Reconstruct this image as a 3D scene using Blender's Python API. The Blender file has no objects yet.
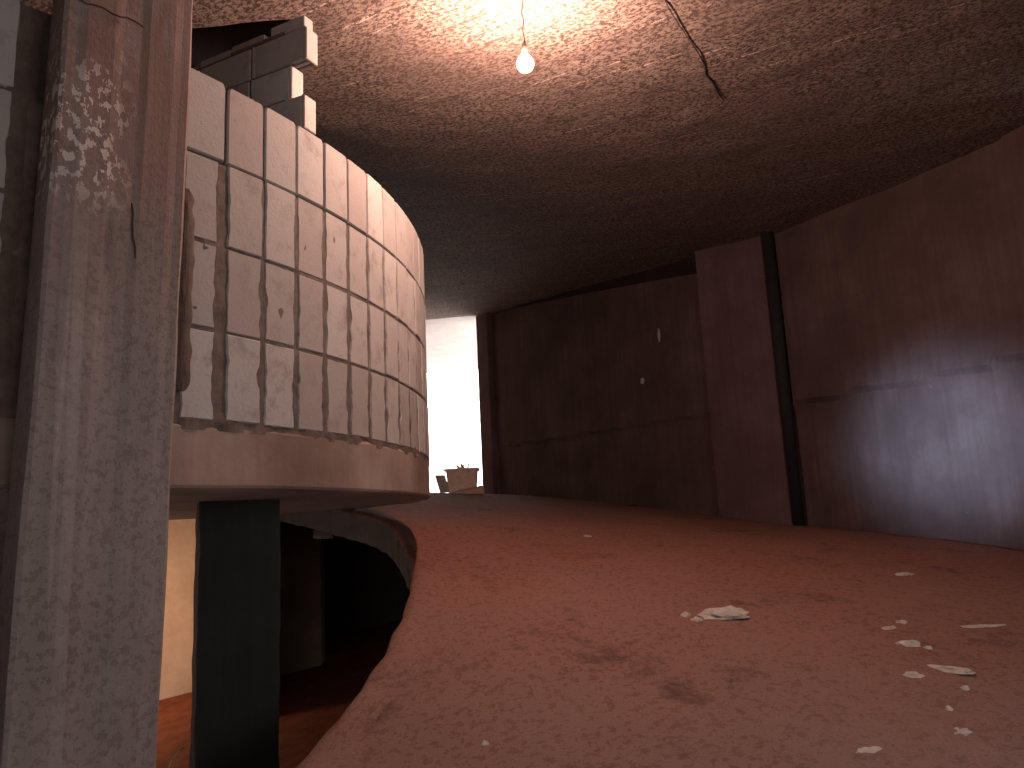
import bpy, bmesh, math, random
from math import sin, cos, radians as RAD, degrees as DEG, pi, hypot, atan2
from mathutils import Vector, Matrix, noise

S = bpy.context.scene
random.seed(7)

# ------------------------------------------------------------------ camera, world, exposure
EYE = 1.6                                   # eye height above the ramp where the photographer stands
PITCH, ROLL, FPX = 0.175, 0.048, 770.0
cam_d = bpy.data.cameras.new('camera')
cam = bpy.data.objects.new('camera', cam_d)
S.collection.objects.link(cam)
cam_d.sensor_fit = 'HORIZONTAL'; cam_d.sensor_width = 36.0
cam_d.lens = 36.0 * FPX / 1024.0
cam_d.clip_start = 0.05
c_, s_ = cos(PITCH), sin(PITCH)
R0, U0, F0 = Vector((1, 0, 0)), Vector((0, -s_, c_)), Vector((0, c_, s_))
R1 = R0 * cos(ROLL) - U0 * sin(ROLL); U1 = R0 * sin(ROLL) + U0 * cos(ROLL)
cam.matrix_world = Matrix(((R1.x, U1.x, -F0.x, 0), (R1.y, U1.y, -F0.y, 0), (R1.z, U1.z, -F0.z, EYE), (0, 0, 0, 1)))
S.camera = cam

world = bpy.data.worlds.new('sky'); S.world = world; world.use_nodes = True
bg = world.node_tree.nodes['Background']
bg.inputs[0].default_value = (1.0, 0.97, 0.95, 1); bg.inputs[1].default_value = 5.0

S.view_settings.view_transform = 'Standard'; S.view_settings.look = 'None'
S.view_settings.exposure = 0.15; S.view_settings.gamma = 1.0
S.view_settings.use_curve_mapping = False
S.cycles.use_denoising = True
S.cycles.max_bounces = 8; S.cycles.diffuse_bounces = 5

def lamp(kind, name, loc, energy, color, target=None, **kw):
    l = bpy.data.lights.new(name, kind); l.energy = energy; l.color = color
    for k, v in kw.items(): setattr(l, k, v)
    o = bpy.data.objects.new(name, l); S.collection.objects.link(o); o.location = loc
    if target is not None:
        o.rotation_euler = (Vector(target) - Vector(loc)).to_track_quat('-Z', 'Y').to_euler()
    return o
BULB_STRENGTH = 2750.0
BULB_COLOR = (1.0, 0.62, 0.48)
# daylight through the window in the outer wall behind the photographer
lamp('AREA', 'window_daylight', (3.05, 0.15, EYE + 0.35), 7.5, (1.0, 0.93, 0.93), target=(-2.0, 4.2, EYE - 1.2),
     shape='RECTANGLE', size=1.9, size_y=1.6)
lamp('SPOT', 'added_patch_spot', (-.78, -2.95, EYE + 0.15), 16000.0, (0.46, 0.70, 1.0), target=(4.28, 7.5, EYE + 0.56),
     spot_size=RAD(10.5), spot_blend=1.0, shadow_soft_size=0.3)  # added spot that makes the cool patch on the right wall, source unknown
# lamp burning on the level below, out of sight behind the big column
lamp('POINT', 'lower_lamp', (-5.6, 9.3, EYE - 0.9), 78.0, (1.0, 0.56, 0.33), shadow_soft_size=0.3)

# ------------------------------------------------------------------ layout of the spiral ramp (z relative to the eye)
CX, CY, RD = -4.35, 5.28, 3.735
def interp(tab):
    def f(t):
        if t <= tab[0][0]: return tab[0][1]
        for (a, va), (b, vb) in zip(tab, tab[1:]):
            if t <= b:
                u = (t - a) / (b - a); return va + (vb - va) * u
        return tab[-1][1]
    return f
def smoothed(f, w=4.0):
    return lambda t: (f(t - w) + 2 * f(t - w / 2) + 2 * f(t) + 2 * f(t + w / 2) + f(t + w)) / 8
zi = smoothed(interp([(-110, -2.25), (-50, -1.6), (-24.7, -1.07), (-13.8, -.80), (-3, -.53), (8, -.33), (19, -.15), (26, 0), (33, .09),
             (43, .17), (60, .37), (75, .54), (120, .54)]), 3)
zo = smoothed(interp([(-110, -2.3), (-50, -1.65), (-25, -1.15), (-4, -.8), (13, -.435), (31, -.2), (38, -.05), (69, .54), (76, .56), (120, .56)]))
zc = smoothed(interp([(-180, 2.4), (-110, 2.55), (-50, 2.85), (-27, 3.0), (-12, 3.1), (13, 3.27), (31, 3.48), (38, 3.62), (69, 4.2),
             (76, 4.25), (180, 4.3)]))
def pol(x, y): return hypot(x - CX, y - CY), DEG(atan2(y - CY, x - CX))
def xy(r, t): return CX + r * cos(RAD(t)), CY + r * sin(RAD(t))
def floor_z(x, y):
    r, t = pol(x, y); s = min(max((r - 3.6) / 5.4, 0), 1); return EYE + zi(t) * (1 - s) + zo(t) * s
def ceil_z(x, y): return EYE + zc(pol(x, y)[1])
def lower_z(x, y): return EYE - 2.58 + .21 * x + .133 * y
# inner face of the outer wall, from the far opening back round behind the photographer
P_END, P_PA, P_PB, P_PIPE, P_NEAR = (-.46, 15.23), (2.68, 10.33), (3.33, 9.51), (3.45, 9.43), (4.63, 6.60)
OUTER = [P_END, P_PA, P_PB, P_PIPE, P_NEAR, (4.86, 5.65)] + [xy(9.15, t) for t in (-8, -18, -28, -44, -60, -75, -90, -105)]
def wall_r(t):
    dx, dy = cos(RAD(t)), sin(RAD(t)); best = None
    for (ax, ay), (bx, by) in zip(OUTER, OUTER[1:]):
        ex, ey = bx - ax, by - ay; det = dx * -ey + ex * dy
        if abs(det) < 1e-9: continue
        qx, qy = ax - CX, ay - CY
        r = (qx * -ey + ex * qy) / det; u = (dx * qy - dy * qx) / det
        if r > 0 and -1e-6 <= u <= 1 + 1e-6: best = r if best is None else min(best, r)
    return best

# ------------------------------------------------------------------ helpers
def tag(o, label=None, cat=None, group=None, kind=None):
    if label: o['label'] = label
    if cat: o['category'] = cat
    if group: o['group'] = group
    if kind: o['kind'] = kind
    return o
def empty(name, loc, rz=0):
    o = bpy.data.objects.new(name, None); S.collection.objects.link(o)
    o.location = loc; o.rotation_euler.z = rz; o.empty_display_size = .1
    return o
def obj(name, bm, mat, parent=None, smooth=False):
    bmesh.ops.recalc_face_normals(bm, faces=bm.faces)
    me = bpy.data.meshes.new(name); bm.to_mesh(me); bm.free()
    if smooth:
        for p in me.polygons: p.use_smooth = True
    me.materials.append(mat)
    o = bpy.data.objects.new(name, me); S.collection.objects.link(o)
    if parent:
        o.parent = parent
        m = Matrix.Translation(parent.location) @ Matrix.Rotation(parent.rotation_euler.z, 4, 'Z')
        me.transform(m.inverted())               # meshes are written in world space, stored in the thing's space
    return o
def structure(name, bm, mat, smooth=False): return tag(obj(name, bm, mat, smooth=smooth), kind='structure')
def fbm(p, o=4): return noise.fractal(Vector(p), 1.0, 2.0, o)
def frame_box(bm, o, ux, uy, uz, a, b):
    """box between corners a and b (along unit axes ux, uy, uz from origin o)"""
    vs = []
    for k in (a[2], b[2]):
        for j in (a[1], b[1]):
            for i in (a[0], b[0]): vs.append(bm.verts.new(Vector(o) + ux * i + uy * j + uz * k))
    for f in ((0, 1, 3, 2), (4, 6, 7, 5), (0, 4, 5, 1), (2, 3, 7, 6), (0, 2, 6, 4), (1, 5, 7, 3)):
        bm.faces.new([vs[i] for i in f])
    return vs
X, Y, ZZ = Vector((1, 0, 0)), Vector((0, 1, 0)), Vector((0, 0, 1))
def box(bm, a, b): return frame_box(bm, (0, 0, 0), X, Y, ZZ, a, b)
def tube(bm, pts, r, n=10, closed_ends=True):
    pts = [Vector(p) for p in pts]; rings = []
    for i, p in enumerate(pts):
        d = (pts[min(i + 1, len(pts) - 1)] - pts[max(i - 1, 0)]).normalized()
        a = d.orthogonal().normalized() if i == 0 else (ref - d * ref.dot(d)).normalized()
        ref = a; b = d.cross(a); rr = r[i] if isinstance(r, (list, tuple)) else r
        rings.append([bm.verts.new(p + (a * cos(2 * pi * k / n) + b * sin(2 * pi * k / n)) * rr) for k in range(n)])
    for A, B in zip(rings, rings[1:]):
        for k in range(n): bm.faces.new((A[k], A[(k + 1) % n], B[(k + 1) % n], B[k]))
    if closed_ends: bm.faces.new(rings[0]); bm.faces.new(rings[-1])
def lathe(bm, c, prof, n=24):
    c = Vector(c); rings = []
    for r, z in prof:
        if r < 1e-5: rings.append([bm.verts.new(c + ZZ * z)])
        else: rings.append([bm.verts.new(c + Vector((r * cos(2 * pi * k / n), r * sin(2 * pi * k / n), z))) for k in range(n)])
    for A, B in zip(rings, rings[1:]):
        for k in range(n):
            a, b = A[k % len(A)], A[(k + 1) % len(A)]; c2, d = B[(k + 1) % len(B)], B[k % len(B)]
            vs = []
            for v in (a, b, c2, d):
                if v not in vs: vs.append(v)
            if len(vs) > 2: bm.faces.new(vs)
def grid(bm, rows):
    V = [[bm.verts.new(p) for p in r] for r in rows]
    for A, B in zip(V, V[1:]):
        for k in range(len(A) - 1): bm.faces.new((A[k], A[k + 1], B[k + 1], B[k]))
    return V
def arc_prism(bm, r0, r1, t0, t1, z0, z1, n):
    secs = []
    for i in range(n + 1):
        t = t0 + (t1 - t0) * i / n
        secs.append([bm.verts.new((*xy(r, t), z)) for r, z in ((r0, z0), (r1, z0), (r1, z1), (r0, z1))])
    full = abs(t1 - t0) > 359.9
    if full:
        bmesh.ops.delete(bm, geom=secs[-1], context='VERTS'); secs[-1] = secs[0]
    for A, B in zip(secs, secs[1:]):
        for k in range(4): bm.faces.new((A[k], A[(k + 1) % 4], B[(k + 1) % 4], B[k]))
    if not full: bm.faces.new(secs[0]); bm.faces.new(secs[-1])

# ------------------------------------------------------------------ materials
class N:
    def __init__(s, name, rough=.9):
        s.m = bpy.data.materials.new(name); s.m.use_nodes = True; s.t = s.m.node_tree
        s.b = s.t.nodes['Principled BSDF']; s.b.inputs['Roughness'].default_value = rough
        s.b.inputs['Specular IOR Level'].default_value = .25
        s.co = s.t.nodes.new('ShaderNodeTexCoord').outputs['Object']
    def n(s, typ, **kw):
        o = s.t.nodes.new(typ)
        for k, v in kw.items(): setattr(o, k, v)
        return o
    def l(s, a, b): s.t.links.new(a, b)
    def map(s, scale=(1, 1, 1), rz=0, loc=(0, 0, 0)):
        m = s.n('ShaderNodeMapping'); m.inputs['Scale'].default_value = scale
        r = s.n('ShaderNodeMapping'); r.inputs['Rotation'].default_value = (0, 0, rz); r.inputs['Location'].default_value = loc
        s.l(s.co, r.inputs[0]); s.l(r.outputs[0], m.inputs[0]); return m.outputs[0]
    def noise(s, scale, detail=6, rough=.6, vec=None, dist=0):
        o = s.n('ShaderNodeTexNoise'); o.inputs['Scale'].default_value = scale; o.inputs['Detail'].default_value = detail
        o.inputs['Roughness'].default_value = rough; o.inputs['Distortion'].default_value = dist
        s.l(vec or s.co, o.inputs['Vector']); return o.outputs['Fac']
    def ramp(s, fac, stops, interp='LINEAR'):
        o = s.n('ShaderNodeValToRGB'); e = o.color_ramp.elements; o.color_ramp.interpolation = interp
        while len(e) < len(stops): e.new(.5)
        for k, (p, c) in enumerate(stops):
            e[k].position = p; e[k].color = (*c, 1) if len(c) == 3 else c
        s.l(fac, o.inputs[0]); return o.outputs[0]
    def bw(s, fac, a, b): return s.ramp(fac, [(a, (0, 0, 0)), (b, (1, 1, 1))])
    def span(s, v, a, b):
        o = s.n('ShaderNodeMapRange'); s.l(v, o.inputs[0]); o.inputs[1].default_value = a; o.inputs[2].default_value = b
        return o.outputs[0]
    def mix(s, fac, a, b, mode='MIX'):
        o = s.n('ShaderNodeMix', data_type='RGBA', blend_type=mode)
        for sock, v in ((o.inputs[0], fac), (o.inputs[6], a), (o.inputs[7], b)):
            if hasattr(v, 'links'): s.l(v, sock)
            elif isinstance(v, tuple): sock.default_value = (*v, 1)
            else: sock.default_value = v
        return o.outputs[2]
    def math(s, op, a, b):
        o = s.n('ShaderNodeMath', operation=op)
        for i, v in enumerate((a, b)):
            if hasattr(v, 'links'): s.l(v, o.inputs[i])
            else: o.inputs[i].default_value = v
        return o.outputs[0]
    def done(s, col, height=None, strength=.4, dist=.02):
        if hasattr(col, 'links'): s.l(col, s.b.inputs['Base Color'])
        else: s.b.inputs['Base Color'].default_value = (*col, 1)
        if height is not None:
            bp = s.n('ShaderNodeBump'); bp.inputs['Strength'].default_value = strength; bp.inputs['Distance'].default_value = dist
            s.l(height, bp.inputs['Height']); s.l(bp.outputs[0], s.b.inputs['Normal'])
        return s.m

def mat_ceiling():
    m = N('soffit_concrete')
    v = m.map((1, 1.5, 1), rz=.54)
    pat = m.noise(31, 3, .64, v, .4); fine = m.noise(95, 2, .6, v)
    big = m.noise(.9, 4, .55)
    streak = m.noise(1.0, 4, .62, m.map((1.3, 42, 1), rz=.54)); plank = m.noise(1.0, 2, .5, m.map((.25, 7, 1), rz=.54))
    f = m.math('ADD', m.math('MULTIPLY', pat, .72), m.math('MULTIPLY', fine, .28))
    col = m.ramp(f, [(.43, (0.060, 0.035, 0.028)), (.475, (0.220, 0.144, 0.119)), (.505, (0.550, 0.400, 0.342)), (.58, (0.720, 0.558, 0.486))])
    col = m.mix(m.math('MULTIPLY', m.bw(big, .48, .70), .4), col, (0.240, 0.158, 0.131))
    col = m.mix(m.math('MULTIPLY', m.bw(plank, .50, .62), .25), col, (0.150, 0.098, 0.081))
    col = m.mix(m.math('MULTIPLY', m.bw(streak, .68, .74), .45), col, (0.600, 0.474, 0.414))
    col = m.mix(m.math('MULTIPLY', m.bw(streak, .34, .28), .7), col, (0.060, 0.039, 0.032))
    h = m.math('ADD', m.math('MULTIPLY', f, 1.0), m.math('MULTIPLY', streak, .5))
    return m.done(col, h, .5, .012)
def mat_ramp():
    m = N('dusty_ramp_concrete')
    a = m.noise(.9, 5, .6); b = m.noise(7, 7, .7); c = m.noise(60, 4, .65); e = m.noise(22, 6, .7)
    col = m.ramp(a, [(.34, (0.125, 0.055, 0.042)), (.5, (0.144, 0.071, 0.055)), (.66, (0.163, 0.091, 0.075))])
    col = m.mix(m.math('MULTIPLY', m.bw(b, .46, .62), .6), col, (0.114, 0.051, 0.040))
    col = m.mix(m.math('MULTIPLY', m.bw(e, .50, .60), .8), col, (0.091, 0.042, 0.034))
    col = m.mix(m.math('MULTIPLY', m.bw(e, .46, .36), .6), col, (0.205, 0.119, 0.100))
    col = m.mix(m.bw(m.noise(2.0, 9, .78, None, .3), .56, .66), col, (0.080, 0.040, 0.034))
    col = m.mix(m.bw(c, .63, .70), col, (0.063, 0.030, 0.024))
    # redder towards the yard, greyer lower on the ramp, broken up by noise
    sep = m.n('ShaderNodeSeparateXYZ'); m.l(m.co, sep.inputs[0])
    y_ = m.math('ADD', sep.outputs[1], m.math('MULTIPLY', m.noise(.7, 6, .65), 3.4))
    red = m.span(y_, 4.6, 8.2)
    col = m.mix(m.math('SUBTRACT', 1.0, red), col, (.92, 1.12, 1.26), 'MULTIPLY')
    col = m.mix(red, col, (1.22, .98, .86), 'MULTIPLY')
    h = m.math('ADD', m.math('MULTIPLY', e, .6), m.math('MULTIPLY', c, .4))
    return m.done(col, h, .5, .018)
def mat_wall(name, base, dark, light, board=.55):
    m = N(name)
    a = m.noise(1.3, 6, .6); g = m.noise(30, 4, .6)
    v = m.map((14, 14, .5)); st = m.noise(1, 4, .6, v)
    col = m.ramp(a, [(.32, dark), (.52, base), (.72, light)])
    col = m.mix(m.math('MULTIPLY', m.bw(st, .42, .68), board), col, dark)
    col = m.mix(m.bw(m.noise(5, 7, .7, None, .6), .66, .74), col, light)
    h = m.math('ADD', m.math('MULTIPLY', st, .6), m.math('MULTIPLY', g, .4))
    return m.done(col, h, .4, .015)
def mat_column():
    m = N('board_marked_concrete')
    a = m.noise(2.6, 8, .68); g = m.noise(60, 4, .6); bl = m.noise(11, 6, .7)
    st = m.noise(1, 6, .68, m.map((20, 20, .7))); seam = m.noise(1, 2, .5, m.map((9, 9, .08)))
    col = m.ramp(a, [(.34, (0.126, 0.098, 0.093)), (.52, (0.207, 0.166, 0.159)), (.68, (0.295, 0.240, 0.232))])
    col = m.mix(m.math('MULTIPLY', m.bw(st, .48, .66), .45), col, (0.150, 0.101, 0.088))
    col = m.mix(m.math('MULTIPLY', m.bw(bl, .53, .66), .35), col, (0.364, 0.305, 0.293))
    col = m.mix(m.math('MULTIPLY', m.bw(bl, .44, .34), .35), col, (0.137, 0.104, 0.094))
    col = m.mix(m.math('MULTIPLY', m.bw(seam, .36, .31), .4), col, (0.091, 0.068, 0.061))
    sp = m.noise(38, 4, .7)
    col = m.mix(m.math('MULTIPLY', m.bw(sp, .50, .68), .35), col, (.12, .10, .094))
    col = m.mix(m.math('MULTIPLY', m.bw(sp, .46, .32), .25), col, (.30, .25, .24))
    sep = m.n('ShaderNodeSeparateXYZ'); m.l(m.co, sep.inputs[0])
    warm_top = m.math('MULTIPLY', m.span(sep.outputs[2], 2.0, 3.1), m.bw(m.noise(3.0, 5, .6, m.map((3, 3, .6))), .30, .54))  # warm lamplight on the upper shaft put into the colour
    col = m.mix(m.math('MULTIPLY', warm_top, .8), col, (.165, .092, .073))
    # flaked patch high on the shaft
    zone = m.math('MULTIPLY', m.span(sep.outputs[2], 2.55, 2.75), m.math('MULTIPLY', m.span(sep.outputs[2], 3.35, 3.0), m.span(sep.outputs[0], .05, -.03)))
    zone = m.math('MULTIPLY', zone, m.bw(m.noise(2.3, 2, .5), .36, .44))
    fl = m.math('MULTIPLY', m.bw(m.noise(30, 3, .6, m.map((1, 1, .7))), .53, .57), zone)
    col = m.mix(fl, col, (0.40, 0.335, 0.305))
    h = m.math('ADD', m.math('MULTIPLY', st, .5), m.math('ADD', m.math('MULTIPLY', g, .3), m.math('MULTIPLY', fl, .6)))
    return m.done(col, h, .45, .012)
def mat_block(name, base, light, dark):
    m = N(name)
    geo = m.n('ShaderNodeNewGeometry')
    per = geo.outputs['Random Per Island']
    col = m.ramp(per, [(0, dark), (.45, base), (1, light)])
    col = m.mix(m.bw(m.noise(7, 6, .7), .52, .68), col, tuple(x * .86 for x in dark))
    col = m.mix(m.bw(m.noise(30, 4, .6), .68, .74), col, tuple(x * .6 for x in dark))
    h = m.noise(55, 5, .65)
    return m.done(col, h, .3, .008)
def mat_plain(name, base, dark, scale=8, rough=.85, bump=.3):
    m = N(name, rough)
    a = m.noise(scale, 6, .62)
    return m.done(m.ramp(a, [(.3, dark), (.65, base)]), m.noise(scale * 5, 4, .6), bump, .01)

M_ceil, M_ramp, M_col = mat_ceiling(), mat_ramp(), mat_column()
M_wall = mat_wall('outer_wall_concrete', (0.091, 0.058, 0.055), (0.065, 0.040, 0.038), (0.125, 0.085, 0.084))
M_pil = mat_wall('pilaster_concrete', (0.107, 0.066, 0.069), (0.081, 0.047, 0.048), (0.142, 0.095, 0.100))
M_shade = mat_wall('shade_dark_concrete', (0.027, 0.018, 0.016), (0.018, 0.012, 0.011), (0.042, 0.030, 0.026))  # near-black tones carry shade for the header and the lower walls
M_white = mat_plain('pale_plaster', (0.624, 0.592, 0.568), (0.560, 0.528, 0.496), 2)
M_shell = mat_plain('raw_concrete', (.20, .16, .14), (.12, .09, .08), 2)
M_block = mat_block('light_concrete_block', (0.269, 0.245, 0.234), (0.307, 0.286, 0.276), (0.227, 0.195, 0.185))
M_hblock = mat_block('grey_hollow_block', (0.317, 0.288, 0.266), (0.360, 0.331, 0.310), (0.259, 0.230, 0.216))
M_mortar = mat_plain('brown_mortar', (0.110, 0.082, 0.071), (0.053, 0.037, 0.031), 12)
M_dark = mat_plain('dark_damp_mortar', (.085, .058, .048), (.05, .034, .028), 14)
M_beam = mat_wall('slab_edge_concrete', (0.188, 0.133, 0.111), (0.121, 0.079, 0.065), (0.257, 0.194, 0.169), board=.2)
M_soffit = mat_plain('slab_soffit', (.20, .15, .135), (.13, .09, .08), 3)
M_lower = mat_plain('red_earth_floor', (.32, .115, .062), (.18, .062, .034), 5)
M_cream = mat_plain('cream_plaster', (.66, .52, .38), (.52, .39, .28), 3)
M_brown = mat_plain('brown_render', (.16, .11, .085), (.10, .065, .05), 3)
M_pillar = mat_wall('shaded_pillar_concrete', (0.025, 0.024, 0.024), (0.018, 0.016, 0.016), (0.036, 0.033, 0.032))  # concrete darkened so the colour holds the shade under the slab
M_soft = mat_plain('passage_soffit_paint', (0.580, 0.515, 0.486), (0.478, 0.413, 0.392), 3)
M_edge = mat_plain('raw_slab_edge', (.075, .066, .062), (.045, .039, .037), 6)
M_pipe = mat_plain('black_plastic', (.018, .018, .021), (.012, .012, .014), 10, .95, .1)
M_cord = mat_plain('cord_plastic', (.10, .08, .065), (.06, .05, .04), 20, .6, .1)
M_plaster = mat_plain('white_plaster_rubble', (0.422, 0.384, 0.353), (0.298, 0.260, 0.236), 25)
M_tub = mat_plain('mortar_crusted_plastic', (.82, .62, .52), (.62, .46, .38), 12)
M_board = mat_plain('weathered_plywood', (0.561, 0.493, 0.442), (0.408, 0.340, 0.306), 10)
M_sack = mat_plain('paper_sack', (0.672, 0.456, 0.372), (0.504, 0.312, 0.252), 14)
M_wire = mat_plain('rusty_wire', (.07, .05, .045), (.04, .028, .024), 30, .7, .1)
def mat_bulb():
    m = N('lit_bulb_glass', .3)
    m.b.inputs['Base Color'].default_value = (1, .9, .8, 1)
    m.b.inputs['Emission Color'].default_value = (*BULB_COLOR, 1)
    m.b.inputs['Emission Strength'].default_value = BULB_STRENGTH
    return m.m
M_bulb = mat_bulb()

# ------------------------------------------------------------------ the ramp (floor) and the slab above (ceiling)
def ramp_mesh():
    bm = bmesh.new(); rows = []; ths = []
    t = -105.0
    while t <= 82.01:
        ths.append(t); t += 1.1
    nr = 70
    for t in ths:
        rm = wall_r(t) if t < 69 else None
        if rm is None: rm = 16.5 if t > 71.5 else 10.75
        r0 = 3.585 + .022 * noise.noise(Vector((t * .35, 3.1, 0))) + .012 * noise.noise(Vector((t * 1.7, 1, 0)))
        row = []
        for k in range(nr + 1):
            u = k / nr; r = r0 + (rm + (.32 if 28 < t < 69 else .04) - r0) * u ** 1.25
            x, y = xy(r, t); z = floor_z(x, y)
            d = .007 * fbm((x * 1.2, y * 1.2, 0), 3) + .007 * fbm((x * 7, y * 7, 2), 3)
            d += .035 * max(0, 1 - abs(r - 3.68) / .10) * (.6 + .5 * noise.noise(Vector((x * 5, y * 5, 7))))   # raised lip along the hole
            if k == 0: d -= .025
            row.append((x, y, z + d))
        rows.append(row)
    V = grid(bm, rows)
    low = [[bm.verts.new((v.co.x, v.co.y, v.co.z - .24)) for v in (r[0], r[35], r[-1])] for r in V]
    for i in range(len(V) - 1):
        a, b = low[i], low[i + 1]
        bm.faces.new((V[i][0], V[i + 1][0], b[0], a[0]))
        bm.faces.new((a[0], b[0], b[1], a[1])); bm.faces.new((a[1], b[1], b[2], a[2]))
        bm.faces.new((V[i][-1], a[2], b[2], V[i + 1][-1]))
    return bm
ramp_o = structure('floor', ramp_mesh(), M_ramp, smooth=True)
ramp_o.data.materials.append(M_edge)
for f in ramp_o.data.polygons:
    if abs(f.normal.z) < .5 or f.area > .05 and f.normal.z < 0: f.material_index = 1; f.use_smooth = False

def hole_r(t): return 2.75 if t >= 0 else 2.75 + .55 * -t / 19 if t > -19 else min(3.3, 1.08 / max(.05, sin(RAD(-t)))) if t > -170 else 3.3
def ceiling_mesh():
    bm = bmesh.new(); rows = []
    t = -180.0; ths = []
    while t < 180.01:
        ths.append(t); t += 1.0
    for t in ths:
        if -105 <= t <= 69: rm = (wall_r(t) or 10.7) + .45
        elif 69 < t <= 84: rm = 10.8
        else: rm = 11.0
        row = []
        for k in range(41):
            r0 = hole_r(t); r = r0 + (rm - r0) * k / 40
            x, y = xy(r, t)
            row.append((x, y, ceil_z(x, y) + .015 * fbm((x * 2, y * 2, 5), 3)))
        rows.append(row)
    V = grid(bm, rows)
    # the part inside the ring that is closed by the slab
    inner = [(t, V[i][0]) for i, t in enumerate(ths) if t >= 0]
    c = bm.verts.new((CX, CY, EYE + 3.3))
    for (t0, a), (t1, b) in zip(inner, inner[1:]): bm.faces.new((c, a, b))
    # raw edge of the opening in the slab
    edge = [V[i][0] for i, t in enumerate(ths) if t <= 0] + [c]
    up = [bm.verts.new((v.co.x, v.co.y, v.co.z + .28)) for v in edge]
    for i in range(len(edge) - 1): bm.faces.new((edge[i], edge[i + 1], up[i + 1], up[i]))
    return bm
structure('ceiling', ceiling_mesh(), M_ceil, smooth=False)

def shaft_mesh():
    """dark shaft over the opening in the slab"""
    bm = bmesh.new()
    lo, hi = [], []
    for i in range(91):
        t = -180 + i * 2.0; x, y = xy(hole_r(t) + .03, t)
        lo.append(bm.verts.new((x, y, ceil_z(x, y) + .2))); hi.append(bm.verts.new((x, y, EYE + 7)))
    lo.append(bm.verts.new((CX, CY, EYE + 3.4))); hi.append(bm.verts.new((CX, CY, EYE + 7)))
    n = len(lo)
    for i in range(n): bm.faces.new((lo[i], lo[(i + 1) % n], hi[(i + 1) % n], hi[i]))
    bm.faces.new(hi)
    return bm
structure('wall_shaft', shaft_mesh(), M_shell)
bm = bmesh.new(); box(bm, (-10.6, CY - .05, EYE + 2), (CX - 3.15, CY + .05, EYE + 4.6))
structure('wall_bulkhead', bm, M_shell)
bm = bmesh.new()                                   # pale soffit of the passage and unseen yard ground added to bounce light
rows = []
for i in range(15):
    t = 69 + 15 * i / 14; rows.append([(*xy(r, t), ceil_z(*xy(r, t)) + .004) for r in (10.8, 12.5, 14.5, 16.4)])
V = grid(bm, rows); top = [[bm.verts.new(v.co + ZZ * .3) for v in r] for r in V]
for a, b, c, d in ((V[0], top[0], 0, 0), (V[-1], top[-1], 0, 0)):
    for k in range(3): bm.faces.new((a[k], a[k + 1], b[k + 1], b[k]))
for i in range(14):
    bm.faces.new((V[i][-1], V[i + 1][-1], top[i + 1][-1], top[i][-1])); bm.faces.new((V[i][0], top[i][0], top[i + 1][0], V[i + 1][0]))
structure('ceiling_passage', bm, M_soft)
bm = bmesh.new(); grid(bm, [[(-40 + 10 * i, 21.6 + 8 * j, EYE + .42 - .01 * j) for i in range(9)] for j in range(6)])
structure('floor_yard', bm, M_white)

# ------------------------------------------------------------------ outer walls
def wall_panel(bm, p0, p1, off=0.0, z0=None, z1=None, seam=None, rough=.006, step=.06, thick=.25, top_gap=0.0):
    """upright wall from p0 to p1; the room is on the left of p0->p1 reversed; off pushes its face into the room"""
    a, b = Vector((*p0, 0)), Vector((*p1, 0)); d = (b - a); L = d.length; d.normalize()
    nrm = Vector((d.y, -d.x, 0))
    mid = (a + b) / 2
    if nrm.dot(Vector((CX, CY, 0)) - mid) < 0: nrm = -nrm
    n = max(2, int(L / step)); m = 64 if step < .2 else 8
    rows = []
    for i in range(n + 1):
        q = a + d * (L * i / n)
        zb = (floor_z(q.x, q.y) - .35) if z0 is None else z0
        zt = (ceil_z(q.x, q.y) + .12 - (top_gap(i / n) if callable(top_gap) else top_gap)) if z1 is None else z1
        r = []
        for k in range(m + 1):
            z = zb + (zt - zb) * k / m
            o = off + rough * fbm((q.x * 3, q.y * 3, z * 3), 3)
            if seam is not None:
                s = z - (seam(i / n) + .02 * noise.noise(Vector((q.x * 4, q.y * 4, 9))))
                amp = .6 + .9 * noise.noise(Vector((q.x * 2.5, q.y * 2.5, 4)))
                o += .030 / (1 + math.exp(min(60, max(-60, s / .012)))) * -1 + max(0, amp) * .055 * math.exp(-((s - .02) / .03) ** 2)
            r.append(q + nrm * o + ZZ * z)
        rows.append(r)
    V = grid(bm, rows)
    back = [[bm.verts.new(v.co - nrm * (thick + off)) for v in (r[0], r[-1])] for r in (V[0], V[-1])]
    bm.faces.new(V[0] + [back[0][1], back[0][0]]); bm.faces.new(V[-1] + [back[1][1], back[1][0]])
    bm.faces.new([r[-1] for r in V] + [back[1][1], back[0][1]]); bm.faces.new([r[0] for r in V] + [back[1][0], back[0][0]])
    bm.faces.new((back[0][0], back[0][1], back[1][1], back[1][0]))
bm = bmesh.new()
wall_panel(bm, P_END, P_PA, off=-.10, seam=lambda u: EYE + 1.42 - .12 * u, top_gap=lambda u: .14 + .26 * u)
wall_panel(bm, P_PIPE, P_NEAR, seam=lambda u: EYE + 1.24 - .02 * u)
structure('wall_right', bm, M_wall)
bm = bmesh.new()                                   # shade header that closes the recess over the far panel
wall_panel(bm, P_END, P_PA, off=-.20, step=.4, thick=.2); structure('shade_header', bm, M_shade)  # its dark colour stands in for the shade band below the ceiling
def pilaster(name, p0, p1, off, mat=None):
    bm = bmesh.new(); wall_panel(bm, p0, p1, off=off, rough=.008); structure(name, bm, mat or M_pil)
pilaster('trim_2', P_PA, P_PB, .05)
pilaster('trim_3', P_NEAR, (4.85, 5.70), .05, M_wall)
d_ = (Vector(P_END) - Vector(P_PA)).normalized()
e0 = Vector(P_END) - d_ * .05
pilaster('trim_4', tuple(e0), tuple(e0 + d_ * .42), .03)
bm = bmesh.new()
dv = (Vector(P_PIPE) - Vector(P_PB)).normalized() * .25
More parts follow.
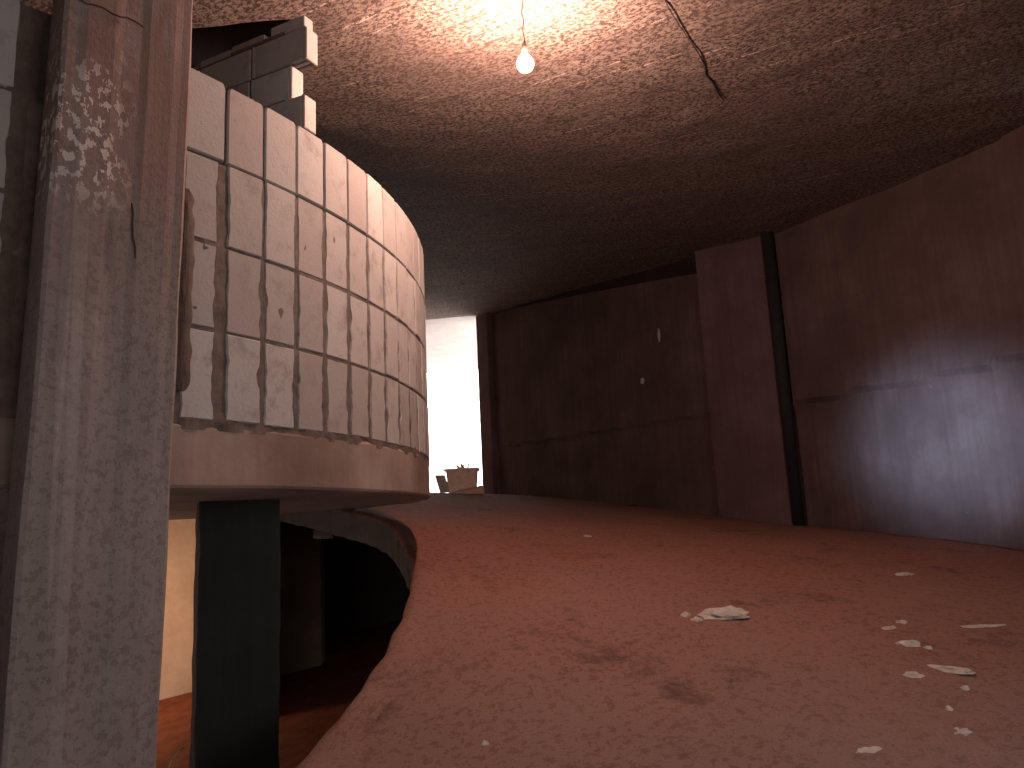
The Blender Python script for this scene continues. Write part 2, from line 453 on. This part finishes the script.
wall_panel(bm, tuple(Vector(P_PB) - dv), tuple(Vector(P_PIPE) + dv), off=-.06, step=.05, rough=0)
structure('trim_5', bm, M_wall)
bm = bmesh.new()
pts = OUTER[5:]
for p, q in zip(pts, pts[1:]):
    wall_panel(bm, p, q, step=.5) if abs(pol(*p)[1] + 28) > .5 and abs(pol(*p)[1] + 60) > .5 else None
p, q = xy(9.15, -28), xy(9.15, -44)                # the bay with the window
wall_panel(bm, p, q, step=.5, z1=EYE - .45); wall_panel(bm, p, q, step=.5, z0=EYE + 1.2)
structure('wall_rear', bm, M_shell)
bm = bmesh.new()                                   # unseen rear bay with a gap added for the spot lamp
p, q = xy(9.15, -60), xy(9.15, -75)
m0 = (p[0] + (q[0] - p[0]) * .36, p[1] + (q[1] - p[1]) * .36); m1 = (p[0] + (q[0] - p[0]) * .74, p[1] + (q[1] - p[1]) * .74)
wall_panel(bm, p, m0, step=.5); wall_panel(bm, m1, q, step=.5); wall_panel(bm, m0, m1, step=.5, z0=EYE + .75)
structure('wall_added_gap', bm, M_shell)
bm = bmesh.new()                                   # shell of the level below and of the hidden back of the building
box(bm, (-10.2, -3.8, EYE - 3.6), (-6.6, -3.55, EYE + 3)); box(bm, (-10.2, -3.8, EYE - 3.6), (-10, 12, EYE + 5))
structure('wall_left', bm, M_shell)
bm = bmesh.new()
box(bm, (-10.1, 11.9, EYE - 3.6), (-2.3, 12.1, EYE + 4.6)); structure('wall_far', bm, M_shade)  # shade of the lower level put into the wall colour
bm = bmesh.new(); box(bm, (-2.30, 11.9, EYE - 3.6), (2.0, 12.1, EYE + .14)); structure('wall_under', bm, M_shade)  # dark colour paints in the shade under the ramp
bm = bmesh.new()                                   # left side of the passage towards daylight
a, b = Vector((-1.98, 8.32, 0)), Vector((-3.3, 21, 0)); d = (b - a).normalized(); n_ = Vector((-d.y, d.x, 0))
frame_box(bm, a, d, n_, ZZ, (0, 0, EYE - .1), ((b - a).length, .2, EYE + 4.7))
structure('wall_passage', bm, M_beam)
bm = bmesh.new()
n = 30
grid(bm, [[(x, y, lower_z(x, y) + .03 * fbm((x * 1.5, y * 1.5, 3), 4)) for x in [-10.1 + 15.1 * i / n for i in range(n + 1)]]
          for y in [-3.8 + 15.9 * j / n for j in range(n + 1)]])
structure('floor_lower', bm, M_lower, smooth=True)

# ------------------------------------------------------------------ round slab with its ring beam, under the block parapet
Z_BOT, Z_SLAB, Z_TOP = EYE + .19, EYE + .457, EYE + 2.02
bm = bmesh.new()
n = 180; rings = []
prof = [(3.60, Z_BOT), (3.725, Z_BOT), (3.735, Z_BOT + .012), (3.735, Z_SLAB - .02), (3.725, Z_SLAB), (3.3, Z_SLAB)]
for r, z in prof:
    rings.append([bm.verts.new((*xy(r + (.004 * noise.noise(Vector((i * .5, z * 9, 0))) if r > 3.7 else 0), i * 360 / n),
                                z + (.012 * noise.noise(Vector((i * .37, z * 3, 5))) if z > Z_BOT + .1 else .004 * noise.noise(Vector((i * .3, 2, 5)))))) for i in range(n)])
for A, B in zip(rings, rings[1:]):
    for i in range(n): bm.faces.new((A[i], A[(i + 1) % n], B[(i + 1) % n], B[i]))
bm.faces.new(rings[-1])
structure('floor_upper', bm, M_beam)
bm = bmesh.new()
arc_prism(bm, .05, 3.62, 0, 360, Z_BOT + .001, Z_BOT + .1, 90)
structure('ceiling_lower', bm, M_soffit)

# ------------------------------------------------------------------ block parapet
par = empty('parapet', (CX, CY, Z_SLAB))
tag(par, 'tall curved parapet of pale blocks standing on the round slab edge', 'wall')
NB = 112; DT = 360 / NB; T0 = DEG(-.583)
ROWS = [(EYE + .470, EYE + .850), (EYE + .862, EYE + 1.236), (EYE + 1.248, EYE + 1.632), (EYE + 1.642, EYE + 2.02)]
COL_T = (-47.6, -38.4)                              # the big column stands in front of this stretch
def parapet_blocks():
    bm = bmesh.new(); rnd = random.Random(3)
    for j in range(NB):
        t0 = T0 + (j - 56) * DT; tm = t0 + DT / 2
        tm = (tm + 180) % 360 - 180; t0 = tm - DT / 2
        if COL_T[0] < tm < COL_T[1]: continue
        seen = -75 < tm < 20
        for ri, (z0, z1) in enumerate(ROWS):
            top = ri == 3
            gap = {3: .0035, 2: .0065, 1: .008, 0: .010}[ri]
            wide = .030 if (abs(tm - (T0 - DT / 2)) < .1 and not top) else (.010 if abs(tm - (T0 - DT / 2)) < .1 else 0)
            ns = 22 if seen else 2
            jit = .0015 if top else {2: .012, 1: .018, 0: .023}[ri]; fq = rnd.uniform(3.0, 5.5)
            L, Rr = [], []
            ph = rnd.random() * 50
            zz0 = z0 + rnd.uniform(-.003, .003); zz1 = z1 + rnd.uniform(-.003, .003)
            for k in range(ns + 1):
                u = k / ns; z = zz0 + (zz1 - zz0) * u
                cr = .014 * max(0, (u - .92) / .08) ** 2 if top else .003 * max(0, (abs(u - .5) - .46) / .04)
                bulge = sin(u * pi) ** .7
                l = gap + cr + jit * max(0, .45 + .9 * noise.noise(Vector((ph, u * fq, 1))) + .35 * noise.noise(Vector((ph, u * 14, 1)))) * bulge
                r = gap + cr + jit * max(0, .45 + .9 * noise.noise(Vector((ph, u * fq, 8))) + .35 * noise.noise(Vector((ph, u * 14, 8)))) * bulge + wide
                L.append((RAD(t0) + max(l, .002) / RD, z)); Rr.append((RAD(t0 + DT) - max(r, .002) / RD, z))
            def ring(rad, ins):
                vs = []
                for (a, z), (b, _) in zip(L, Rr):
                    m = (z - zz0) / (zz1 - zz0)
                    zq = z + (ins if m < .02 else (-ins if m > .98 else 0))
                    vs.append((rad, a + ins / RD, b - ins / RD, zq))
                return vs
            push = rnd.uniform(-.003, .003)
            lay = []
            for rad, ins in ((RD - .11, 0), (RD - .006 + push, 0), (RD + .002 + push, .006)):
                lv = [bm.verts.new((CX + rr * cos(a), CY + rr * sin(a), z)) for rr, a, b, z in ring(rad, ins)]
                rv = [bm.verts.new((CX + rr * cos(b), CY + rr * sin(b), z)) for rr, a, b, z in ring(rad, ins)]
                lay.append((lv, rv))
            for (lv, rv) in (lay[-1],):
                for k in range(ns): bm.faces.new((lv[k], rv[k], rv[k + 1], lv[k + 1]))
            for (l0, r0), (l1, r1) in zip(lay, lay[1:]):
                for k in range(ns):
                    bm.faces.new((l0[k], l1[k], l1[k + 1], l0[k + 1])); bm.faces.new((r0[k], r0[k + 1], r1[k + 1], r1[k]))
                bm.faces.new((l0[0], r0[0], r1[0], l1[0])); bm.faces.new((l0[-1], l1[-1], r1[-1], r0[-1]))
            l0, r0 = lay[0]
            for k in range(ns): bm.faces.new((l0[k], l0[k + 1], r0[k + 1], r0[k]))
    return bm
obj('blockwork', parapet_blocks(), M_block, par)
def mortar_mesh():
    bm = bmesh.new(); n = 720; nz = 40
    zs = [Z_SLAB - .03 + (Z_TOP - .012 - Z_SLAB + .03) * k / nz for k in range(nz + 1)]
    out = []
    for i in range(n):
        t = i * 360 / n; row = []
        for z in zs:
            r = RD - .004 + .006 * noise.noise(Vector((t * 1.1, z * 14, 2)))
            if z > EYE + 1.62: r -= .022
            if z < Z_SLAB + .02: r += .003 + .008 * noise.noise(Vector((t * .6, z * 4, 6)))
            row.append(bm.verts.new((*xy(r, t), z)))
        row.append(bm.verts.new((*xy(RD - .10, t), zs[-1]))); row.append(bm.verts.new((*xy(RD - .10, t), zs[0])))
        out.append(row)
    for i in range(n):
        A, B = out[i], out[(i + 1) % n]
        for k in range(len(A) - 1): bm.faces.new((A[k], B[k], B[k + 1], A[k + 1]))
        bm.faces.new((A[-1], B[-1], B[0], A[0]))
    return bm
obj('mortar', mortar_mesh(), M_mortar, par)

# ------------------------------------------------------------------ big column against the parapet
tc = -40.0
cn, ct = Vector((cos(RAD(tc)), sin(RAD(tc)), 0)), Vector((-sin(RAD(tc)), cos(RAD(tc)), 0))
def column_mesh():
    bm = bmesh.new(); C0 = Vector((CX, CY, 0))
    ta, tb, qa, qb = -.345, .136, RD + .012, 3.90
    base = floor_z(*(C0 + cn * 3.8).xy) - .02
    top = EYE + 2.93; m = 70
    prof = []
    def edge(p, q, k):
        return [(p[0] + (q[0] - p[0]) * i / k, p[1] + (q[1] - p[1]) * i / k) for i in range(k)]
    ch = .012
    loop = [(tb, qa), (tb, qb - ch), (tb - ch, qb), (ta + ch, qb), (ta, qb - ch), (ta, qa)]
    prof = edge(loop[0], loop[1], 4) + edge(loop[1], loop[2], 1) + edge(loop[2], loop[3], 14) + edge(loop[3], loop[4], 1) + edge(loop[4], loop[5], 4) + edge(loop[5], loop[0], 1)
    rows = []
    for k in range(m + 1):
        z = base + (top - base) * k / m; r = []
        for (t, q) in prof:
            nz = noise.noise(Vector((t * 7, q * 7, z * 2.5)))
            board = .002 * (1 if int((t + 2) / .115) % 2 else -1) if abs(q - qb) < .001 else 0
            w = .005 * nz + board if q > qa + .01 else 0
            lean = .04 * (z - EYE - .6) / 2
            p = C0 + ct * lean + cn * (q + (w if abs(q - qb) < .02 else 0)) + ct * (t + (.006 * nz if abs(q - qb) > .011 and q > qa + .01 else 0)) + ZZ * z
            r.append(p)
        r.append(r[0]); rows.append(r)
    V = grid(bm, rows); bmesh.ops.remove_doubles(bm, verts=bm.verts, dist=1e-5)
    bm.verts.ensure_lookup_table()
    bmesh.ops.holes_fill(bm, edges=[e for e in bm.edges if e.is_boundary], sides=0)
    return bm, base
cb, cbase = column_mesh()
col = empty('concrete_column', (*(Vector((CX, CY, 0)) + cn * 3.8).xy, cbase))
tag(col, 'big board-marked concrete column in the left foreground, tinted brown at the top', 'column')
obj('shaft', cb, M_col, col)
C0 = Vector((CX, CY, 0))
def smear(name, t_mid, q, zlo, zhi, wfn, mat, parent, hgt=.03):
    """lumpy upright mortar fillet in the corner beside the column"""
    bm = bmesh.new(); rows = []
    for k in range(61):
        z = zlo + (zhi - zlo) * k / 60; w = wfn(z) * min(1, (k + .2) / 3, (60.2 - k) / 3) ** .5; r = []
        for i in range(7):
            u = -1 + 2 * i / 6
            r.append(C0 + cn * (q + min(1, k / 6, (60 - k) / 6) * hgt * (1 - u * u) + .2 * hgt * noise.noise(Vector((u * 3, z * 9, 2)))) + ct * (t_mid + w * u) + ZZ * z)
        rows.append(r)
    V = grid(bm, rows)
    bm.faces.new(V[0]); bm.faces.new(V[-1]); bm.faces.new([r[0] for r in V] + [r[-1] for r in V][::-1])
    return obj(name, bm, mat, parent)
wf = lambda z: .034 + .014 * noise.noise(Vector((z * 3.1, 0, 3))) + .018 * noise.noise(Vector((z * 13, 4, 3)))
smear('mortar_fillet', .238, RD - .001, Z_SLAB + .12, EYE + 1.45, wf, M_dark, par, .012)
smear('mortar_fillet', -.385, RD - .03, Z_SLAB, EYE + 1.98, lambda z: .05 + .02 * noise.noise(Vector((z * 3.1, 7, 3))), M_dark, par, .010)
bm = bmesh.new(); pz = EYE + 1.975
tube(bm, [C0 + cn * 3.912 + ct * (-.345 + .30 * k / 10) + ZZ * (pz + .006 * sin(k * 1.7) + .012 * k / 10) for k in range(11)], .0035, 6)
tag(obj('wire_or_crack_mark', bm, M_wire), 'thin rusty wire lying across the top of the big left column', 'wire')

bm = bmesh.new()
tube(bm, [C0 + cn * 3.907 + ct * (-.06 + .02 * u + .004 * sin(u * 9)) + ZZ * (EYE + 1.24 - .21 * u) for u in (0, .2, .4, .6, .8, 1)], .0035, 6)  # thin tube added in place of a crack in the concrete
tag(obj('wire_or_crack_mark', bm, M_wire), 'short nearly upright crack mark, built as a wire, halfway up the big left column', 'wire')
# ------------------------------------------------------------------ partition of hollow blocks running inward from the parapet top
E_ = Vector((-1.075, 3.80, 0)); pd = Vector((-.90, .436, 0)).normalized(); pn = Vector((.436, .90, 0)).normalized()   # run, depth
part = empty('block_partition', (E_.x, E_.y, Z_TOP)); tag(part, 'ragged grey hollow-block partition rising above the curved parapet, next to the ceiling', 'wall')
TH = .095
def hollow_block(bm, o, l, h, cells=True):
    """block from o along pd; open cells show underneath"""
    b = .030
    if not cells:
        frame_box(bm, o, pd, pn, ZZ, (0, 0, 0), (l, TH, h)); return
    frame_box(bm, o, pd, pn, ZZ, (0, 0, .0), (.022, TH, h)); frame_box(bm, o, pd, pn, ZZ, (l - .022, 0, 0), (l, TH, h))
    for y0, y1 in ((0, .022), (TH / 2 - .012, TH / 2 + .012), (TH - .022, TH)):
        frame_box(bm, o, pd, pn, ZZ, (.022, y0, 0), (l - .022, y1, h))
    frame_box(bm, o, pd, pn, ZZ, (.022, .022, .03), (l - .022, TH - .022, h - .001))
bm = bmesh.new(); zb = Z_TOP + .085
courses = [(-.045, zb, .195), (.045, zb + .203, .190), (-.060, zb + .401, .190)]
for ci, (s0, z, h) in enumerate(courses):
    s = s0; k = 0
    while s < 2.6:
        l = .395 if not (ci == 1 and k == 0) else .30
        hollow_block(bm, E_ + pd * s + pn * random.uniform(-.004, .004) + ZZ * z, l, h, cells=(k == 0))
        s += l + .010; k += 1
s = .0
for k in range(8):                                   # thin closing course of cut blocks
    l = random.choice((.24, .30, .36)); h = max(.022, .075 - .014 * k) + random.uniform(-.006, .006)
    frame_box(bm, E_ + pd * (s - .035 if k == 0 else s) + pn * .006 + ZZ * (zb + .600), pd, pn, ZZ, (0, 0, 0), (l, TH - .02, h)); s += l + .014
bmesh.ops.bevel(bm, geom=[e for e in bm.edges if e.calc_length() > .06], offset=.005, segments=1, affect='EDGES')
obj('blockwork', bm, M_hblock, part)
bm = bmesh.new()
frame_box(bm, E_, pd, pn, ZZ, (.10, .006, Z_TOP + .004), (2.6, TH - .006, zb + .62))
frame_box(bm, E_, pd, pn, ZZ, (.0, .0, Z_TOP + .002), (2.6, TH, zb + .001))
obj('mortar', bm, M_mortar, part)

# ------------------------------------------------------------------ hanging bulb
BX, BY = .17, 4.18
bz = ceil_z(BX, BY)
bulb = empty('hanging_bulb', (BX, BY, bz)); tag(bulb, 'bare glowing light bulb hanging on a thin cord from the ceiling', 'light bulb')
zbulb = EYE + .641 * hypot(BX, BY)
bm = bmesh.new(); tube(bm, [(BX + .004 * sin(k * 1.3), BY + .003 * cos(k * 2), bz + .01 + (zbulb + .12 - bz - .01) * k / 12) for k in range(13)], .004, 8)
obj('cord', bm, M_cord, bulb, True)
bm = bmesh.new(); lathe(bm, (BX, BY, zbulb), [(0, .125), (.010, .125), (.014, .115), (.017, .085), (.019, .062), (.019, .048), (0, .048)], 20)
obj('lamp_holder', bm, M_cord, bulb, True)
bm = bmesh.new(); lathe(bm, (BX, BY, zbulb), [(0, .052), (.016, .052), (.020, .042), (.037, .018), (.047, 0), (.050, -.015), (.046, -.034), (.035, -.051), (.017, -.061), (0, -.064)], 28)
obj('glass_bulb', bm, M_bulb, bulb, True)

# ------------------------------------------------------------------ drain pipe on the outer wall
pp = Vector((3.345, 9.375, 0)); pzb, pzt = floor_z(pp.x, pp.y) - .02, ceil_z(pp.x, pp.y) + .02
pipe = empty('drain_pipe', (pp.x, pp.y, pzb)); tag(pipe, 'black vertical drain pipe running up the right wall beside the pilaster', 'pipe')
bm = bmesh.new(); tube(bm, [(pp.x, pp.y, pzb), (pp.x, pp.y, pzt)], .070, 20); obj('pipe_run', bm, M_pipe, pipe, True)
bm = bmesh.new(); lathe(bm, (pp.x, pp.y, pzb + 2.55), [(.069, 0), (.078, .004), (.078, .10), (.074, .115), (.069, .115)], 20); obj('socket_joint', bm, M_pipe, pipe, True)

# ------------------------------------------------------------------ cable on the ceiling
pts = [(1.0, 4.15), (1.10, 4.36), (1.21, 4.56), (1.316, 4.741), (1.41, 4.90), (1.50, 5.083), (1.53, 5.2), (1.62, 5.33), (1.70, 5.50), (1.78, 5.62)]
bm = bmesh.new(); tube(bm, [(x, y, ceil_z(x, y) - .002 - .010 * abs(sin(i * 1.9))) for i, (x, y) in enumerate(pts)], [.0035] * 5 + [.009, .006, .012, .007, .004], 8)
tag(obj('ceiling_cable', bm, M_wire, smooth=True), 'dark cable end running across the rough ceiling to the right of the bulb', 'cable')

# ------------------------------------------------------------------ level below: pillar, cream wall, brown wall
def lower_pillar():
    cx, cy = -1.70, 4.72; rz = RAD(26); z0 = lower_z(cx, cy) - .03
    e = empty('concrete_pillar', (cx, cy, z0), rz)
    tag(e, 'dark rectangular concrete pillar under the round slab, left of the ramp edge', 'pillar')
    bm = bmesh.new(); ux, uy = Vector((cos(rz), sin(rz), 0)), Vector((-sin(rz), cos(rz), 0))
    m = 60; rows = []
    pr = [(-.225, -.17), (-.215, -.18), (-.06, -.18), (.06, -.18), (.215, -.18), (.225, -.17), (.225, .17), (.215, .18), (-.215, .18), (-.225, .17), (-.225, .0)]
    for k in range(m + 1):
        z = z0 + (Z_BOT - z0) * k / m
        r = [Vector((cx, cy, z)) + ux * (a + .008 * noise.noise(Vector((a * 9, b * 9, z * 7)))) + uy * (b + .004 * noise.noise(Vector((a * 5, z * 4, 2)))) for a, b in pr]
        rows.append(r + [r[0]])
    grid(bm, rows); bmesh.ops.remove_doubles(bm, verts=bm.verts, dist=1e-5)
    bmesh.ops.holes_fill(bm, edges=[e_ for e_ in bm.edges if e_.is_boundary], sides=0)
    obj('pillar_shaft', bm, M_pillar, e)
lower_pillar()
bm = bmesh.new(); box(bm, (-9.9, 10.9, EYE - 3.2), (-3.15, 11.1, EYE + .30)); structure('wall_cream', bm, M_cream)
bm = bmesh.new(); box(bm, (-3.55, 10.5, EYE - 3.0), (-2.66, 10.7, EYE + .155)); structure('wall_brown', bm, M_brown)
bm = bmesh.new(); a = Vector((-3.12, 8.9, 0)); d = (Vector((-3.5, 10.6, 0)) - a); L_ = d.length; d.normalize()
frame_box(bm, a, d, Vector((-d.y, d.x, 0)), ZZ, (0, 0, EYE - 3), (L_, .15, EYE + .19)); structure('wall_lamp_block', bm, M_brown)  # unseen wall added to keep the lower lamp off the right side
bm = bmesh.new(); arc_prism(bm, 3.50, 3.70, -80, -44, EYE - 2.6, EYE + .188, 24); structure('wall_base', bm, M_col)

# ------------------------------------------------------------------ things at the far opening
tx, ty = -.95, 13.6; tz = floor_z(tx, ty)
tub = empty('mortar_tub', (tx, ty, tz)); tag(tub, 'square mortar tub standing in the bright far opening', 'tub')
def taper_box(bm, c, w0, w1, d0, d1, z0, z1):
    lo = [bm.verts.new((c[0] + sx * w0 / 2, c[1] + sy * d0 / 2, z0)) for sx, sy in ((-1, -1), (1, -1), (1, 1), (-1, 1))]
    hi = [bm.verts.new((c[0] + sx * w1 / 2, c[1] + sy * d1 / 2, z1)) for sx, sy in ((-1, -1), (1, -1), (1, 1), (-1, 1))]
    for i in range(4): bm.faces.new((lo[i], lo[(i + 1) % 4], hi[(i + 1) % 4], hi[i]))
    return lo, hi
bm = bmesh.new()
lo, hi = taper_box(bm, (tx, ty), .46, .54, .40, .46, tz - .01, tz + .40)
bm.faces.new(lo)
lo2, hi2 = taper_box(bm, (tx, ty), .43, .50, .37, .42, tz + .03, tz + .40); bm.faces.new(lo2)
for i in range(4): bm.faces.new((hi[i], hi[(i + 1) % 4], hi2[(i + 1) % 4], hi2[i]))
obj('tub_body', bm, M_tub, tub)
bm = bmesh.new()
for a, b in (((-.30, -.26), (.30, -.21)), ((-.30, .21), (.30, .26)), ((-.30, -.21), (-.25, .21)), ((.25, -.21), (.30, .21))):
    box(bm, (tx + a[0], ty + a[1], tz + .385), (tx + b[0], ty + b[1], tz + .42))
obj('tub_rim', bm, M_tub, tub)
bm = bmesh.new(); rnd = random.Random(11)
lathe(bm, (tx + .0, ty, tz + .33), [(.20, -.05), (.17, .04), (.09, .10), (.03, .13), (0, .135)], 12)
for k in range(9):
    a = rnd.uniform(-.09, .10); tube(bm, [(tx + a, ty + rnd.uniform(-.05, .05), tz + .40), (tx + a + rnd.uniform(-.04, .05), ty, tz + .47 + rnd.uniform(0, .08))], [.022, .012], 6)
tag(obj('rubble_heap', bm, M_tub), 'small tuft of rubble sticking out of the mortar tub', 'rubble')
bm = bmesh.new(); o = Vector((tx - .40, ty + .02, floor_z(tx - .4, ty) - .01))
ux = Vector((.10, .0, 0)).normalized(); ln = Vector((-.26, 0, 1)).normalized(); uw = Vector((.75, .66, 0)).normalized()
frame_box(bm, o + X * .05 + Y * -.42, uw, ln.cross(uw).normalized(), ln, (0, 0, 0), (.20, .025, .31))
tag(obj('board', bm, M_board), 'pale board leaning against the left side of the mortar tub', 'board')
bm = bmesh.new(); sx, sy = tx + .14, ty - .42; sz = floor_z(sx, sy)
rows = []
for i in range(15):
    u = i / 14; row = []
    for k in range(13):
        a = pi * k / 12
        hgt = (.05 + .10 * u ** .8) * (1 if u < .97 else .7) * (1 + .15 * noise.noise(Vector((u * 6, k * .5, 3))))
        row.append((sx - .27 + .52 * u, sy - cos(a) * .16, sz - .01 + sin(a) ** .8 * hgt))
    rows.append(row)
V = grid(bm, rows); bm.faces.new(V[0]); bm.faces.new(V[-1]); bm.faces.new([r[0] for r in V] + [r[-1] for r in V][::-1])
tag(obj('paper_sack', bm, M_sack, smooth=True), 'slumped pinkish sack lying in front of the mortar tub', 'sack')

# ------------------------------------------------------------------ plaster crumbs on the ramp and the wall
def lump(bm, c, w, d, h, seed, rz=0, seg=(20, 9)):
    rows = []
    for j in range(seg[1] + 1):
        v = j / seg[1] * pi / 2; row = []
        for i in range(seg[0]):
            a = 2 * pi * i / seg[0]; p = Vector((cos(a) * cos(v), sin(a) * cos(v), sin(v)))
            k = 1 + .38 * fbm(p * 1.9 + Vector((seed, seed * 2, 0)), 4)
            x, y = p.x * w * k, p.y * d * k
            row.append((c[0] + x * cos(rz) - y * sin(rz), c[1] + x * sin(rz) + y * cos(rz), c[2] - .012 + p.z * h * k))
        row.append(row[0]); rows.append(row)
    grid(bm, rows); bmesh.ops.remove_doubles(bm, verts=bm.verts, dist=1e-5)
def crumbs(name, items, label, cat, group=None):
    bm = bmesh.new()
    for n_, (x, y, w, d, h, rz) in enumerate(items): lump(bm, (x, y, floor_z(x, y)), w, d, h, n_ * 3.7 + x * 5, rz)
    o = tag(obj(name, bm, M_plaster, smooth=False), label, cat, group)
    return o
crumbs('plaster_heap', [(1.25, 4.93, .155, .11, .055, -.1)], 'largest heap of white plaster lying in the middle of the ramp', 'rubble')
PL = [(1.00, 4.95, .035, .03, .025, 0, 'small plaster crumb just left of the largest plaster heap'),
      (1.045, 4.86, .04, .025, .025, 0, 'flat plaster crumb close to the left side of the largest plaster heap'),
      (2.849, 5.92, .07, .05, .025, .1, 'whitish plaster chip farthest up the ramp towards the right wall'),
      (2.112, 4.654, .05, .03, .022, 0, 'left one of two small plaster chips side by side on the ramp'),
      (2.232, 4.74, .045, .035, .025, 0, 'right one of two small plaster chips side by side on the ramp'),
      (2.086, 4.393, .07, .04, .03, -.4, 'white plaster chip just above the long smear of plaster'),
      (2.16, 4.33, .025, .022, .022, 0, 'tiny round plaster crumb above the long smear of plaster'),
      (2.10, 4.05, .135, .045, .022, -1.0, 'long smear of white plaster slanting down the right of the ramp'),
      (2.63, 4.66, .16, .03, .018, .05, 'thin pale streak of plaster near the right edge of the photo'),
      (1.90, 4.0, .06, .035, .02, -.6, 'pale plaster flake left of the long smear of plaster'),
      (2.048, 3.811, .022, .02, .02, 0, 'bright pebble of plaster below the long smear'),
      (1.86, 3.62, .02, .02, .02, 0, 'small pale pebble low on the right of the ramp'),
      (1.80, 3.42, .05, .04, .018, .5, 'pale plaster flake lowest on the right of the ramp'),
      (1.378, 3.341, .06, .025, .015, .1, 'pale plaster flake near the bottom edge of the photo'),
      (-.20, 3.72, .018, .016, .018, 0, 'lone pale pebble low in the middle of the ramp'),
      (.62, 7.2, .045, .03, .02, 0, 'small pale chip far up the middle of the ramp')]
for x, y, w, d, h, rz, lab in PL: crumbs('plaster_chip', [(x, y, w, d, h, rz)], lab, 'plaster chip', 'plaster chips scattered on the ramp')
# daubs stuck to the far wall panel
wd = (Vector(P_PA) - Vector(P_END)).normalized(); wn = Vector((-abs(wd.y), -abs(wd.x))).normalized()
for u, z, w, h, lab in ((.83, EYE + 2.62, .02, .11, 'upper white plaster daub on the far right wall panel'),
                        (.755, EYE + 2.0, .045, .05, 'lower round white plaster daub on the far right wall panel')):
    q = Vector(P_END).lerp(Vector(P_PA), u) - wn * .10
    bm = bmesh.new(); lump(bm, (0, 0, .008), w, h, .025, u * 9)
    m = Matrix(((wd.x, 0, wn.x, q.x), (wd.y, 0, wn.y, q.y), (0, 1, 0, z), (0, 0, 0, 1)))
    bm.transform(m); tag(obj('plaster_daub', bm, M_plaster), lab, 'plaster daub', 'plaster daubs on the wall')
bm = bmesh.new()
lx, ly = -3.35, 7.55
tube(bm, [(lx + .0, ly, lower_z(lx, ly) + .02), (lx + .01, ly, lower_z(lx, ly) + .14), (lx + .06, ly, lower_z(lx, ly) + .27), (lx + .16, ly + .02, lower_z(lx, ly) + .36)], .006, 6)
tag(obj('bent_wire', bm, M_plaster, smooth=True), 'thin bent wire sticking up from the red floor below, beside the dark pillar', 'wire')
